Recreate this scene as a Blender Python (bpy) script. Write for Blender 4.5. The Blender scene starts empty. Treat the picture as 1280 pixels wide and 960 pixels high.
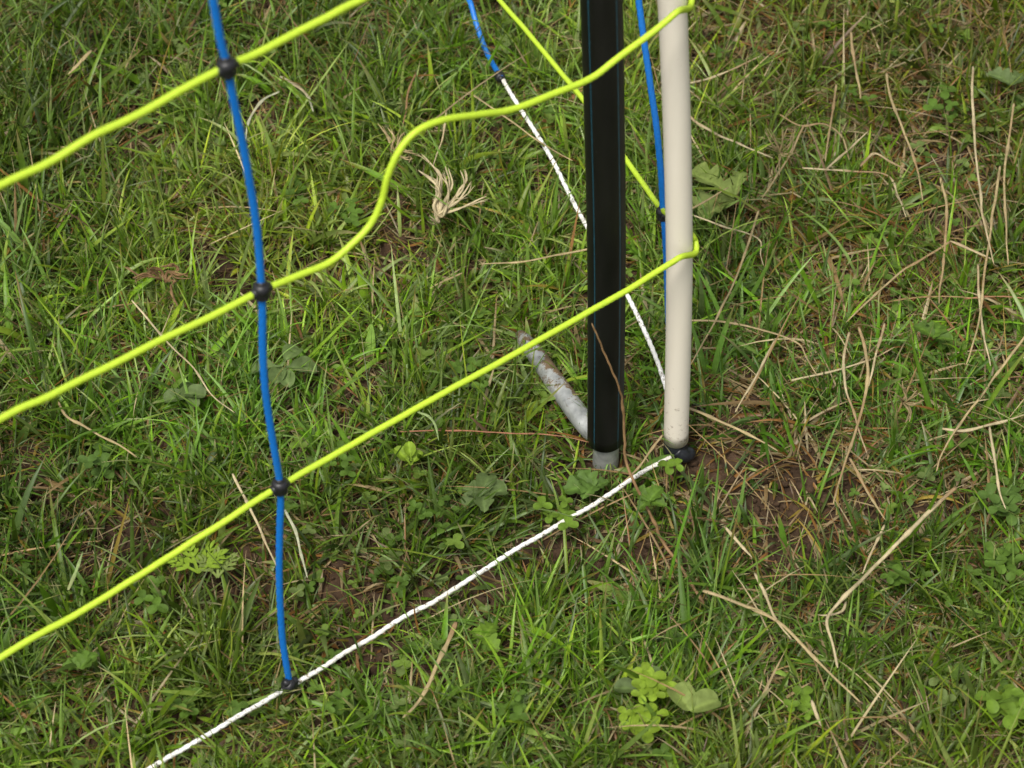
import bpy, math, random
import numpy as np
from mathutils import Vector, Matrix

random.seed(11)
rng = np.random.default_rng(7)
scene = bpy.context.scene
col = scene.collection
R = math.radians

# ------------------------------------------------------------------ camera
PITCH = R(48.0); DIST = 1.48; LENS = 90.0
FPX = LENS / 36.0 * 1280.0
cs, sn = math.cos(PITCH), math.sin(PITCH)
AIM = np.array([0.0, 0.0, 0.012])
FWD = np.array([0.0, cs, -sn]); UPV = np.array([0.0, sn, cs]); RGT = np.array([1.0, 0.0, 0.0])
CAM = AIM - FWD * DIST
cd = bpy.data.cameras.new('camera'); cam = bpy.data.objects.new('camera', cd); col.objects.link(cam)
cam.location = CAM.tolist(); cam.rotation_euler = (math.pi / 2 - PITCH, 0, 0)
cd.lens = LENS; cd.sensor_width = 36; cd.clip_start = 0.02; cd.clip_end = 400
cd.dof.use_dof = True; cd.dof.focus_distance = 1.45; cd.dof.aperture_fstop = 15
scene.camera = cam

# ------------------------------------------------------------------ light
SUN_EL, SUN_AZ = R(62), R(-152)       # azimuth measured from +Y towards +X
w = bpy.data.worlds.new('World'); scene.world = w; w.use_nodes = True
nt = w.node_tree; bg = nt.nodes['Background']
sky = nt.nodes.new('ShaderNodeTexSky'); sky.sky_type = 'NISHITA'; sky.sun_disc = False
sky.sun_elevation = SUN_EL; sky.sun_rotation = SUN_AZ; sky.dust_density = 4.0
hs = nt.nodes.new('ShaderNodeHueSaturation'); hs.inputs['Saturation'].default_value = 0.2
nt.links.new(sky.outputs[0], hs.inputs['Color']); nt.links.new(hs.outputs[0], bg.inputs[0])
bg.inputs[1].default_value = 0.12
sd = bpy.data.lights.new('sun', 'SUN'); sd.energy = 2.2; sd.angle = R(14); sd.color = (1, 0.95, 0.87)
so = bpy.data.objects.new('sun', sd); col.objects.link(so)
sdir = Vector((math.sin(SUN_AZ) * math.cos(SUN_EL), math.cos(SUN_AZ) * math.cos(SUN_EL), math.sin(SUN_EL)))
so.rotation_euler = sdir.to_track_quat('Z', 'Y').to_euler()
scene.view_settings.view_transform = 'Standard'; scene.view_settings.look = 'None'
scene.view_settings.gamma = 1; scene.view_settings.exposure = 0.64
scene.render.engine = 'CYCLES'
scene.cycles.max_bounces = 8; scene.cycles.transparent_max_bounces = 8

# ------------------------------------------------------------------ pixel helpers (1280 x 960 picture)
def ray(px, py):
    return FWD * FPX + RGT * (px - 640.0) + UPV * (480.0 - py)
def on_z(px, py, z=0.0):
    d = ray(px, py); return CAM + d * ((z - CAM[2]) / d[2])
def on_plane(px, py, p0, n):
    d = ray(px, py); return CAM + d * (np.dot(p0 - CAM, n) / np.dot(d, n))
def project(P):
    v = P - CAM; d = v @ FWD
    return 640 + FPX * (v @ RGT) / d, 480 - FPX * (v @ UPV) / d

# ------------------------------------------------------------------ materials
def mat(name):
    m = bpy.data.materials.new(name); m.use_nodes = True
    return m, m.node_tree, m.node_tree.nodes['Principled BSDF']
def ramp(nt, fac, stops):
    r = nt.nodes.new('ShaderNodeValToRGB'); e = r.color_ramp.elements
    while len(e) < len(stops): e.new(0.5)
    for k, (p, c) in enumerate(stops):
        e[k].position = p; e[k].color = (*c, 1)
    nt.links.new(fac, r.inputs[0]); return r.outputs[0]
def noise(nt, scale, detail=4, coord='Object', rough=0.6, stretch=None):
    tc = nt.nodes.new('ShaderNodeTexCoord'); n = nt.nodes.new('ShaderNodeTexNoise')
    n.inputs['Scale'].default_value = scale; n.inputs['Detail'].default_value = detail
    n.inputs['Roughness'].default_value = rough
    if stretch:
        mp = nt.nodes.new('ShaderNodeMapping'); mp.inputs['Scale'].default_value = stretch
        nt.links.new(tc.outputs[coord], mp.inputs[0]); nt.links.new(mp.outputs[0], n.inputs['Vector'])
    else:
        nt.links.new(tc.outputs[coord], n.inputs['Vector'])
    return n.outputs['Fac']
def bump(nt, b, h, strength, dist):
    k = nt.nodes.new('ShaderNodeBump'); k.inputs['Strength'].default_value = strength
    k.inputs['Distance'].default_value = dist
    nt.links.new(h, k.inputs['Height']); nt.links.new(k.outputs[0], b.inputs['Normal'])
def mixc(nt, fac, a, b, mode='MIX'):
    m = nt.nodes.new('ShaderNodeMix'); m.data_type = 'RGBA'; m.blend_type = mode
    for s, v in ((m.inputs[0], fac), (m.inputs[6], a), (m.inputs[7], b)):
        if isinstance(v, (int, float)): s.default_value = v
        elif isinstance(v, tuple): s.default_value = (*v, 1)
        else: nt.links.new(v, s)
    return m.outputs[2]
def simple(name, c, rough=0.5, nscale=300, var=0.25, bstr=0.2, bdist=0.0003, metallic=0, spec=0.4, stretch=None):
    m, t, b = mat(name)
    f = noise(t, nscale, stretch=stretch)
    lo = tuple(x * (1 - var) for x in c); hi = tuple(min(1, x * (1 + var)) for x in c)
    t.links.new(ramp(t, f, [(0.3, lo), (0.7, hi)]), b.inputs['Base Color'])
    b.inputs['Roughness'].default_value = rough; b.inputs['Metallic'].default_value = metallic
    b.inputs['Specular IOR Level'].default_value = spec
    bump(t, b, f, bstr, bdist)
    return m
def foliage(name, trans=0.3, rough=0.5, spec=0.35):
    m, t, b = mat(name)
    a = t.nodes.new('ShaderNodeAttribute'); a.attribute_name = 'tint'
    f = noise(t, 260, 3)
    v = ramp(t, f, [(0.25, (0.72, 0.74, 0.66)), (0.75, (1.2, 1.2, 1.25))])
    c = mixc(t, 1.0, a.outputs['Color'], v, 'MULTIPLY')
    t.links.new(c, b.inputs['Base Color']); b.inputs['Roughness'].default_value = rough
    b.inputs['Specular IOR Level'].default_value = spec
    tr = t.nodes.new('ShaderNodeBsdfTranslucent')
    t.links.new(mixc(t, 1.0, c, (1.25, 1.25, 0.7), 'MULTIPLY'), tr.inputs[0])
    mx = t.nodes.new('ShaderNodeMixShader'); mx.inputs[0].default_value = trans
    o = t.nodes['Material Output']
    t.links.new(b.outputs[0], mx.inputs[1]); t.links.new(tr.outputs[0], mx.inputs[2]); t.links.new(mx.outputs[0], o.inputs[0])
    return m
M = {}
M['grass'] = foliage('grass_blade', 0.38, 0.42, 0.38)
M['leaf'] = foliage('leaf_green', 0.25, 0.6, 0.2)
M['straw'] = foliage('dry_straw', 0.12, 0.6, 0.3)
M['yellow'] = simple('yellow_cord', (0.40, 0.56, 0.030), 0.5, 500, 0.10, 0.25, 0.0003, stretch=(1, 1, 1))
M['blue'] = simple('blue_cord', (0.005, 0.135, 0.47), 0.42, 700, 0.12, 0.2, 0.0003)
M['white'] = simple('white_cord', (0.80, 0.80, 0.78), 0.45, 250, 0.10, 0.2, 0.0003)
m_w = M['white']; t = m_w.node_tree; b = t.nodes['Principled BSDF']
fk = noise(t, 420, 4, rough=.7); ck = ramp(t, fk, [(0.37, (0.22, 0.19, 0.14)), (0.45, (1, 1, 1))]); old = b.inputs['Base Color'].links[0].from_socket
dk = noise(t, 18, 4); cd2 = ramp(t, dk, [(0.35, (0.80, 0.78, 0.70)), (0.6, (1, 1, 1))])
t.links.new(mixc(t, 1.0, mixc(t, 1.0, old, ck, 'MULTIPLY'), cd2, 'MULTIPLY'), b.inputs['Base Color'])
M['knot'] = simple('black_knot', (0.012, 0.012, 0.014), 0.42, 400, 0.4, 0.3, 0.0003)
M['stripe'] = simple('blue_stripe', (0.008, 0.05, 0.075), 0.4, 300, 0.3)
M['clip'] = simple('dark_clip', (0.014, 0.016, 0.02), 0.42, 300, 0.5, 0.3)
# black pipe: faintly dusty
m, t, b = mat('black_pipe'); M['pipe'] = m
f1 = noise(t, 60, 8, stretch=(1, 1, 0.25)); f2 = noise(t, 900, 3)
c1 = ramp(t, f1, [(0.35, (0.003, 0.003, 0.0028)), (0.8, (0.009, 0.0085, 0.007))])
c2 = ramp(t, f2, [(0.70, (0, 0, 0)), (0.78, (0.10, 0.10, 0.09))])
t.links.new(mixc(t, 1.0, c1, c2, 'ADD'), b.inputs['Base Color'])
t.links.new(ramp(t, f1, [(0.3, (0.42,) * 3), (0.8, (0.62,) * 3)]), b.inputs['Roughness']); bump(t, b, f2, 0.1, 0.0002)
b.inputs['Specular IOR Level'].default_value = 0.3
# cream post
m, t, b = mat('cream_plastic'); M['cream'] = m
f1 = noise(t, 40, 6, stretch=(1, 1, 0.15)); f2 = noise(t, 500, 4)
c1 = ramp(t, f1, [(0.3, (0.65, 0.595, 0.495)), (0.7, (0.71, 0.655, 0.56))])
c2 = ramp(t, f2, [(0.20, (0.75, 0.7, 0.6)), (0.30, (1, 1, 1))])
t.links.new(mixc(t, 1.0, c1, c2, 'MULTIPLY'), b.inputs['Base Color']); b.inputs['Roughness'].default_value = 0.45
bump(t, b, f2, 0.08, 0.0002)
base_c = b.inputs['Base Color'].links[0].from_socket
gg = t.nodes.new('ShaderNodeNewGeometry'); sx = t.nodes.new('ShaderNodeSeparateXYZ'); t.links.new(gg.outputs['Position'], sx.inputs[0])
mr = t.nodes.new('ShaderNodeMapRange'); mr.inputs[1].default_value = 0.02; mr.inputs[2].default_value = 0.10; mr.inputs[3].default_value = 0.17; mr.inputs[4].default_value = -0.05
t.links.new(sx.outputs[2], mr.inputs[0]); fs = noise(t, 330, 6, rough=.7); ad = t.nodes.new('ShaderNodeMath'); t.links.new(mr.outputs[0], ad.inputs[0]); t.links.new(fs, ad.inputs[1])
t.links.new(mixc(t, ramp(t, ad.outputs[0], [(0.70, (0, 0, 0)), (0.80, (.7, .7, .7))]), base_c, (0.20, 0.13, 0.075)), b.inputs['Base Color'])
# galvanised steel with caked mud
m, t, b = mat('galvanised_steel'); M['steel'] = m
f1 = noise(t, 160, 5); f3 = noise(t, 150, 9, rough=0.8)
steel = ramp(t, f1, [(0.3, (0.24, 0.25, 0.24)), (0.7, (0.47, 0.48, 0.46))])
mud = ramp(t, f1, [(0.3, (0.06, 0.038, 0.018)), (0.7, (0.15, 0.10, 0.05))])
a = t.nodes.new('ShaderNodeAttribute'); a.attribute_name = 'mud'
mth = t.nodes.new('ShaderNodeMath'); mth.operation = 'ADD'
t.links.new(a.outputs['Fac'], mth.inputs[0]); t.links.new(f3, mth.inputs[1])
k = ramp(t, mth.outputs[0], [(0.60, (0, 0, 0)), (0.64, (1, 1, 1))])
t.links.new(mixc(t, k, steel, mud), b.inputs['Base Color'])
t.links.new(ramp(t, k, [(0, (0.36,) * 3), (1, (0.85,) * 3)]), b.inputs['Roughness'])
t.links.new(ramp(t, k, [(0, (0.45,) * 3), (1, (0,) * 3)]), b.inputs['Metallic'])
bump(t, b, mth.outputs[0], 0.3, 0.0006)
# soil
m, t, b = mat('soil'); M['soil'] = m
f1 = noise(t, 22, 8, rough=0.7); f2 = noise(t, 230, 8, rough=0.7); f3 = noise(t, 1.4, 5)
c1 = ramp(t, f1, [(0.3, (0.028, 0.017, 0.010)), (0.55, (0.062, 0.038, 0.022)), (0.75, (0.12, 0.078, 0.050))])
c2 = ramp(t, f2, [(0.3, (0.5, 0.5, 0.5)), (0.7, (1.3, 1.25, 1.2))])
near = mixc(t, 1.0, c1, c2, 'MULTIPLY')
far = ramp(t, f3, [(0.3, (0.05, 0.085, 0.02)), (0.7, (0.085, 0.12, 0.035))])
g = t.nodes.new('ShaderNodeNewGeometry'); ln = t.nodes.new('ShaderNodeVectorMath'); ln.operation = 'LENGTH'
t.links.new(g.outputs['Position'], ln.inputs[0])
k = ramp(t, ln.outputs['Value'], [(0.0, (0, 0, 0)), (1.0, (1, 1, 1))])
mr = t.nodes.new('ShaderNodeMapRange'); mr.inputs[1].default_value = 2.5; mr.inputs[2].default_value = 4.5
t.links.new(ln.outputs['Value'], mr.inputs[0])
t.links.new(mixc(t, mr.outputs[0], near, far), b.inputs['Base Color'])
b.inputs['Roughness'].default_value = 0.9; b.inputs['Specular IOR Level'].default_value = 0.2
bump(t, b, f2, 0.8, 0.002)

# ------------------------------------------------------------------ value noise
def vnoise(x, y, s, seed=0):
    x = x * s + 31.7 * seed; y = y * s - 17.3 * seed
    xi = np.floor(x).astype(np.int64); yi = np.floor(y).astype(np.int64)
    fx = x - xi; fy = y - yi; fx = fx * fx * (3 - 2 * fx); fy = fy * fy * (3 - 2 * fy)
    def h(a, b):
        n = (a * 374761393 + b * 668265263 + seed * 974711) & 0x7fffffff
        n = ((n ^ (n >> 13)) * 1274126177) & 0x7fffffff
        return ((n ^ (n >> 16)) & 0xffff) / 65535.0
    a = h(xi, yi) * (1 - fx) + h(xi + 1, yi) * fx
    c = h(xi, yi + 1) * (1 - fx) + h(xi + 1, yi + 1) * fx
    return a * (1 - fy) + c * fy
BARE = [(510,315,32,38),(462,360,30,22),(150,682,42,26),(285,720,46,18),(440,752,46,26),(482,828,24,18),(330,152,34,26),
        (345,500,28,13),(435,488,34,18),(700,692,28,14),(915,568,40,28),(1000,622,52,34),(1050,652,34,18),(1172,636,28,14),
        (930,72,46,20),(1185,182,38,18),(1225,432,20,14),(795,560,16,12),(305,72,26,12),(165,262,18,14),(772,706,22,12),
        (1000,690,20,10),(975,860,22,12),(90,700,22,12),(620,760,18,10),(245,470,26,10),(1020,480,20,10),(560,860,20,10)]
BG = []
for (px, py, rx, ry) in BARE:
    p = on_z(px, py, 0.0); BG.append((p[0], p[1], rx * 0.00046 * 1.25, ry * 0.00062 * 1.25))
def bare(x, y):
    m = np.zeros_like(x)
    wx = x + (vnoise(x, y, 45, 5) - .5) * 0.025; wy = y + (vnoise(x, y, 45, 6) - .5) * 0.025
    for (cx, cy, rx, ry) in BG:
        m = np.maximum(m, np.exp(-(((wx - cx) / rx) ** 2 + ((wy - cy) / ry) ** 2) * 0.8))
    m = np.maximum(m, np.clip((vnoise(x, y, 26, 9) * .6 + vnoise(x, y, 60, 10) * .4 - 0.66) * 5, 0, 0.9))
    return np.clip(m, 0, 1)
def gh(x, y):
    r = np.sqrt(x * x + y * y)
    k = np.clip(1.4 - r * 0.2, 0.3, 1)
    h = (vnoise(x, y, 6, 1) - .5) * 0.010 + (vnoise(x, y, 17, 2) - .5) * 0.007 + (vnoise(x, y, 60, 3) - .5) * 0.0035
    return h * k + (vnoise(x, y, 0.25, 4) - .5) * 0.3 * np.clip((r - 3) / 8, 0, 1)

# ------------------------------------------------------------------ mesh helpers
def link(name, me, material=None, parent=None):
    if material:
        for mm in (material if isinstance(material, (list, tuple)) else [material]): me.materials.append(mm)
    o = bpy.data.objects.new(name, me); col.objects.link(o)
    if parent: o.parent = parent
    return o
def tag(o, label=None, cat=None, group=None, kind=None):
    if label: o['label'] = label
    if cat: o['category'] = cat
    if group: o['group'] = group
    if kind: o['kind'] = kind
    return o
def np_mesh(name, V, F, tint=None, smooth=True):
    """V (n,3), F (m,4) quads"""
    me = bpy.data.meshes.new(name)
    me.vertices.add(len(V)); me.vertices.foreach_set('co', V.astype(np.float32).ravel())
    k = F.shape[1]
    me.loops.add(F.size); me.loops.foreach_set('vertex_index', F.astype(np.int32).ravel())
    me.polygons.add(len(F)); me.polygons.foreach_set('loop_start', np.arange(0, F.size, k, dtype=np.int32))
    try: me.polygons.foreach_set('loop_total', np.full(len(F), k, dtype=np.int32))
    except Exception: pass
    me.update(calc_edges=True)
    if smooth: me.polygons.foreach_set('use_smooth', np.ones(len(F), dtype=bool))
    if tint is not None:
        a = me.color_attributes.new('tint', 'FLOAT_COLOR', 'POINT')
        c = np.ones((len(V), 4), dtype=np.float32); c[:, :3] = tint
        a.data.foreach_set('color', c.ravel())
    return me
def py_mesh(name, V, F, smooth=True, tint=None):
    me = bpy.data.meshes.new(name); me.from_pydata([tuple(map(float, v)) for v in V], [], F)
    me.update()
    if smooth:
        for p in me.polygons: p.use_smooth = True
    if tint is not None:
        a = me.color_attributes.new('tint', 'FLOAT_COLOR', 'POINT')
        tt = np.ones((len(V), 4), dtype=np.float32); tt[:, :3] = tint
        a.data.foreach_set('color', tt.ravel())
    return me
def catmull(P, step):
    P = [np.array(p, float) for p in P]
    if len(P) == 2: P = [P[0], (P[0] + P[1]) / 2, P[1]]
    Q = [2 * P[0] - P[1]] + P + [2 * P[-1] - P[-2]]
    out = []
    for i in range(1, len(Q) - 2):
        a, b, c, d = Q[i - 1], Q[i], Q[i + 1], Q[i + 2]
        n = max(1, int(np.linalg.norm(c - b) / step))
        for k in range(n):
            t = k / n
            out.append(0.5 * ((2 * b) + (-a + c) * t + (2 * a - 5 * b + 4 * c - d) * t * t + (-a + 3 * b - 3 * c + d) * t ** 3))
    out.append(P[-1]); return np.array(out)
def sweep(P, rad, n=12, lobes=0, lobe_amp=0.0, pitch=0.01, flat=1.0, hollow=None, up=None):
    """tube along P; rad scalar or array; returns V,F"""
    m = len(P); rad = np.full(m, rad) if np.isscalar(rad) else np.asarray(rad)
    T = np.gradient(P, axis=0); T /= np.linalg.norm(T, axis=1)[:, None] + 1e-12
    s = np.concatenate([[0], np.cumsum(np.linalg.norm(np.diff(P, axis=0), axis=1))])
    ref = np.array([0, -1, 0.]) if up is None else np.array(up, float)
    if abs(T[0] @ ref) > 0.95: ref = np.array([1., 0, 0])
    N = ref - T[0] * (T[0] @ ref); N /= np.linalg.norm(N)
    V = []; F = []
    for i in range(m):
        N = N - T[i] * (T[i] @ N); N /= np.linalg.norm(N); B = np.cross(T[i], N)
        a = np.arange(n) * 2 * math.pi / n
        r = rad[i] * (1 + (lobe_amp * np.cos(lobes * (a - 2 * math.pi * s[i] / pitch)) if lobes else 0))
        V.append(P[i] + np.outer(r * np.cos(a) * flat, N) + np.outer(r * np.sin(a), B))
    V = np.concatenate(V)
    for i in range(m - 1):
        for k in range(n):
            k2 = (k + 1) % n
            F.append((i * n + k, i * n + k2, (i + 1) * n + k2, (i + 1) * n + k))
    V = np.concatenate([V, [P[0]], [P[-1]]]); a0 = m * n
    for k in range(n):
        k2 = (k + 1) % n
        F.append((a0, k2, k)); F.append((a0 + 1, (m - 1) * n + k, (m - 1) * n + k2))
    return V, F
def empty(name, loc):
    o = bpy.data.objects.new(name, None); col.objects.link(o); o.location = [float(x) for x in loc]
    o.empty_display_size = 0.02; return o
def part(name, V, F, material, root, smooth=True, tint=None):
    V = np.array(V) - np.array(root.location)
    return link(name, py_mesh(name, V, F, smooth, tint), material, root)

# ------------------------------------------------------------------ ground: one sheet to the horizon
core = np.arange(-0.46, 0.4601, 0.0024)
tail = [0.46]; st = 0.004
while tail[-1] < 60: tail.append(tail[-1] + st); st *= 1.09
tail = np.array(tail[1:])
ax = np.concatenate([-tail[::-1], core, tail])
X, Y = np.meshgrid(ax, ax)
bm_ = bare(X.ravel(), Y.ravel())
Z = gh(X.ravel(), Y.ravel())
near_ = (np.abs(X.ravel()) < 0.6) & (np.abs(Y.ravel()) < 0.6)
Z = Z + near_ * bm_ * ((vnoise(X.ravel(), Y.ravel(), 130, 12) - .5) * 0.006 + (vnoise(X.ravel(), Y.ravel(), 280, 13) - .5) * 0.003 - 0.002)
V = np.stack([X.ravel(), Y.ravel(), Z], 1)
n = len(ax); i = np.arange(n - 1); I, J = np.meshgrid(i, i); a = (J * n + I).ravel()
F = np.stack([a, a + 1, a + n + 1, a + n], 1)
tag(link('ground', np_mesh('ground', V, F), M['soil']), kind='structure')

# ------------------------------------------------------------------ fence geometry
PF = on_z(828, 579, 0.014)                                # white cord meets the post
PB = on_z(285, 904, 0.014)
tf = PB - PF; tf[2] = 0; tf /= np.linalg.norm(tf); nf = np.array([-tf[1], tf[0], 0.0])
if nf[1] < 0: nf = -nf                                    # points away from the camera
def fr(px, py): return on_plane(px, py, PF, nf)
def fr_ext(p, q, d):                                      # carry a cord on past its last point
    u = (q - p) / np.linalg.norm(q - p); return q + u * d
# cream post axis sits just behind the net plane
xc = on_z(845, 575, 0.014)[0]
yplane = PF[1] - nf[0] * (xc - PF[0]) / nf[1]
YC = yplane + 0.0094 / nf[1]
pc0 = np.array([0, YC, 0.0]); ny = np.array([0, 1.0, 0])
cream_px = [(845, 549), (848.5, 400), (849, 300), (846.5, 170), (842.5, 53), (839, -30)]
cream = [on_plane(px, py, pc0, ny) for px, py in cream_px]
cream.append(fr_ext(cream[-2], cream[-1], 0.22)); cream.append(fr_ext(cream[-2], cream[-1], 0.28))
CR = 0.0070
C_LOW = cream[0]
YB = on_z(757, 581, 0.0)[1] + 0.002
pb0 = np.array([0, YB, 0.0])
black_px = [(756.5, 549), (758, 400), (757.8, 280), (755.5, 150), (753.4, 53), (751, -40)]
black = [on_plane(px, py, pb0, ny) for px, py in black_px]
black.append(fr_ext(black[-2], black[-1], 0.22)); black.append(fr_ext(black[-2], black[-1], 0.24))
BR = 0.0101

# black post with steel stake
root = empty('fence_post', (black[0][0], YB, gh(np.array([black[0][0]]), np.array([YB]))[0]))
tag(root, 'black plastic pipe post sleeved over a galvanised steel stake with an angled foot', 'fence post')
C = catmull(black, 0.008); N_ = 96
def hollow_tube(C, r_out, r_in, n):
    V, F = sweep(C, r_out, n); m = len(C)
    F = [f for f in F if len(f) == 4]; V = V[:-2]
    Vi, Fi = sweep(C, r_in, n); Vi = Vi[:-2]; Fi = [tuple(reversed([k + m * n for k in f])) for f in Fi if len(f) == 4]
    V = np.concatenate([V, Vi]); F = F + Fi
    for k in range(n):
        k2 = (k + 1) % n
        F.append((k, m * n + k, m * n + k2, k2)); b0 = (m - 1) * n
        F.append((b0 + k, b0 + k2, m * n + b0 + k2, m * n + b0 + k))
    return V, F
# slight chamfer at the cut end
V, F = hollow_tube(C, BR, BR - 0.0022, N_)
o = part('pipe_sleeve', V, F, [M['pipe'], M['stripe']], root)
me = o.data; m_ = len(C)
for p in me.polygons:
    c = V[list(p.vertices)].mean(0)
    k = min(range(m_), key=lambda q: abs(C[q][2] - c[2])); ang = math.degrees(math.atan2(c[0] - C[k][0], -(c[1] - C[k][1])))
    rr = math.hypot(c[0] - C[k][0], c[1] - C[k][1])
    if rr > BR * 0.93 and min(abs(((ang - q + 180) % 360) - 180) for q in (-40, 45, 135, -130)) < 2.0: p.material_index = 1
# steel stake inside the sleeve and into the soil
def mud_attr(o, f):
    a = o.data.attributes.new('mud', 'FLOAT', 'POINT')
    loc = np.array(o.parent.location)
    a.data.foreach_set('value', [float(f(np.array(v.co) + loc)) for v in o.data.vertices])
b0 = black[0]
stk = catmull([b0 + np.array([0.0005, 0, 0.05]), b0 + np.array([0.0005, 0, 0.02]), b0 + np.array([0.0006, 0, 0]),
               np.array([b0[0] + 0.0008, YB, -0.01]), np.array([b0[0] + 0.001, YB, -0.06])], 0.004)
V, F = sweep(stk, 0.0074, 40); o = part('steel_stake', V, F, M['steel'], root)
mud_attr(o, lambda p: -0.25 + max(0, (0.006 - p[2]) * 60))
# foot: bent steel bar lying on the turf behind
f0 = on_z(650, 418, 0.010); f1 = on_z(668, 441, 0.015); f2 = on_z(700, 486, 0.017); f3 = on_z(733, 531, 0.018)
f4 = np.array([b0[0], YB + 0.002, 0.017])
C = catmull([f0, f1, f2, f3, f4], 0.003)
rad = np.interp(np.arange(len(C)), [0, 3, 8, 18, len(C)], [0.0030, 0.0046, 0.0054, 0.0060, 0.0062])
V, F = sweep(C, rad, 40); o = part('foot_bar', V, F, M['steel'], root)
def footmud(p):
    s = np.linalg.norm(p - f1) / np.linalg.norm(f4 - f1)
    q = C[np.argmin(np.linalg.norm(C - p, axis=1))]; side = (p[0] - q[0]) / 0.006; low = (q[2] - p[2]) / 0.006
    return 0.20 - 0.35 * abs(s - 0.25) - 0.2 * max(0, s - 0.6) + 0.08 * side + 0.04 * low
mud_attr(o, footmud)

# cream post with black foot clip
root = empty('fence_post', (C_LOW[0], YC, 0.0))
tag(root, 'cream white plastic post with a black foot clip, yellow cord hooked round it', 'fence post')
C = catmull(cream, 0.008)
V, F = hollow_tube(C, CR, CR - 0.0012, 64); part('post_tube', V, F, M['cream'], root)
# clip: plug, collar and a rounded side lug, plus spike to the soil
z0 = C_LOW[2]
plug = np.array([[C_LOW[0], YC, z0 + 0.012], [C_LOW[0], YC, z0 + 0.0005], [C_LOW[0], YC, z0], [C_LOW[0], YC, z0 - 0.004], [C_LOW[0], YC, z0 - 0.010], [C_LOW[0], YC, z0 - 0.012]])
V, F = sweep(plug, np.array([0.0055, 0.0055, 0.0062, 0.0066, 0.0070, 0.005]), 40); part('foot_clip', V, F, M['clip'], root)
lug = np.array([[C_LOW[0] + 0.000, YC - 0.0035, z0 - 0.005], [C_LOW[0] + 0.003, YC - 0.004, z0 - 0.008], [C_LOW[0] + 0.0055, YC - 0.003, z0 - 0.0105], [C_LOW[0] + 0.0075, YC - 0.001, z0 - 0.0115], [C_LOW[0] + 0.0080, YC, z0 - 0.012]])
V, F = sweep(catmull(lug, 0.0008), 0.0042, 24)
mm = np.linalg.norm(V - V.mean(0), axis=1); part('clip_lug', V, F, M['clip'], root)
V, F = sweep(np.array([[C_LOW[0], YC, z0 - 0.008], [C_LOW[0], YC, -0.02], [C_LOW[0], YC, -0.07], [C_LOW[0], YC, -0.09]]), np.array([.004, .004, .003, .0005]), 16)
part('spike', V, F, M['steel'], root)

# ------------------------------------------------------------------ netting
net = empty('electric_netting', on_z(360, 856, 0.0))
tag(net, 'fence netting of yellow, blue and white cords with black knots, cornering at the cream post', 'fence netting')
QB = on_z(628, 97, 0.014); QA = on_z(862, 536, 0.014)
tb = QB - QA; tb /= np.linalg.norm(tb); nb = np.array([-tb[1], tb[0], 0.0])
def bk(px, py): return on_plane(px, py, QA, nb)
def cord(name, P, kind, wob=0.0002):
    r, lobes, amp, pitch = {'yellow': (0.00165, 5, 0.085, 0.016), 'white': (0.00132, 3, 0.12, 0.016), 'blue': (0.00172, 5, 0.07, 0.030)}[kind]
    C = catmull(P, 0.0011)
    C = C + (np.stack([vnoise(C[:, 0] + C[:, 1], C[:, 2], 60, s) for s in (21, 22, 23)], 1) - .5) * 2 * wob
    V, F = sweep(C, r, 18, lobes, amp, pitch, flat=0.92 if kind != 'blue' else 0.75)
    part(name, V, F, M[kind], net); return C
def post_axis(z):
    zs = [c[2] for c in cream]; return np.array([np.interp(z, zs, [c[0] for c in cream]), YC, z])
# row 1: front run, round the post, back run
r1f = [fr(*p) for p in [(-420, 1090), (-200, 953), (0, 822), (100, 765), (200, 703), (350, 608), (500, 522), (660, 433), (780, 365), (838, 329), (852, 321)]]
r1b = [bk(*p) for p in [(828, 262), (806, 232), (783, 200), (734, 131), (670, 53), (626, 2), (585, -45)]]
h = on_plane(868, 310, pc0, ny)[2]; axp = post_axis(h)
hk = r1b[0][2]
wrap = [axp + np.array([0.0091 * math.cos(a), 0.0091 * math.sin(a), dz]) for a, dz in ((R(-25), 0.0), (R(20), 0.0022), (R(60), 0.005))]
cord('horizontal_cord', r1f + wrap + r1b + [fr_ext(r1b[-2], r1b[-1], 0.3)], 'yellow')
# row 2
r2f = [fr(*p) for p in [(-400, 745), (-200, 634), (0, 524), (60, 496), (120, 466), (200, 426), (265, 395), (327, 363), (372, 345), (412, 328), (440, 305), (464, 279), (477, 250), (484, 222),
                        (495, 195), (512, 172), (532, 158), (560, 149), (600, 143), (640, 137), (690, 118), (738, 98), (768, 76), (800, 52), (832, 27), (848, 14)]]
axp2 = post_axis(on_plane(862, 2, pc0, ny)[2])
wrap2 = [axp2 + np.array([0.0091 * math.cos(a), 0.0091 * math.sin(a), dz]) for a, dz in ((R(-25), 0.0), (R(20), 0.003), (R(60), 0.006))]
r2b = [p + np.array([0, 0, 0.15 + 0.004 * math.sin(k)]) for k, p in enumerate(r1b)]
cord('horizontal_cord', r2f + wrap2 + r2b + [fr_ext(r2b[-2], r2b[-1], 0.3)], 'yellow')
# row 3 (its far end meets the post above the picture)
r3f = [fr(*p) for p in [(-400, 440), (-200, 330), (0, 232), (60, 204), (120, 168), (180, 140), (230, 111), (283, 83), (312, 71), (345, 54), (400, 26), (450, 0), (560, -52), (700, -128), (800, -185), (835, -204)]]
axp3 = post_axis(r3f[-1][2] + 0.006)
wrap3 = [axp3 + np.array([0.0091 * math.cos(a), 0.0091 * math.sin(a), dz]) for a, dz in ((R(-25), 0.0), (R(20), 0.004), (R(60), 0.008))]
r3b = [p + np.array([0, 0, 0.155]) for p in r2b]
cord('horizontal_cord', r3f + wrap3 + r3b + [fr_ext(r3b[-2], r3b[-1], 0.3)], 'yellow')
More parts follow.
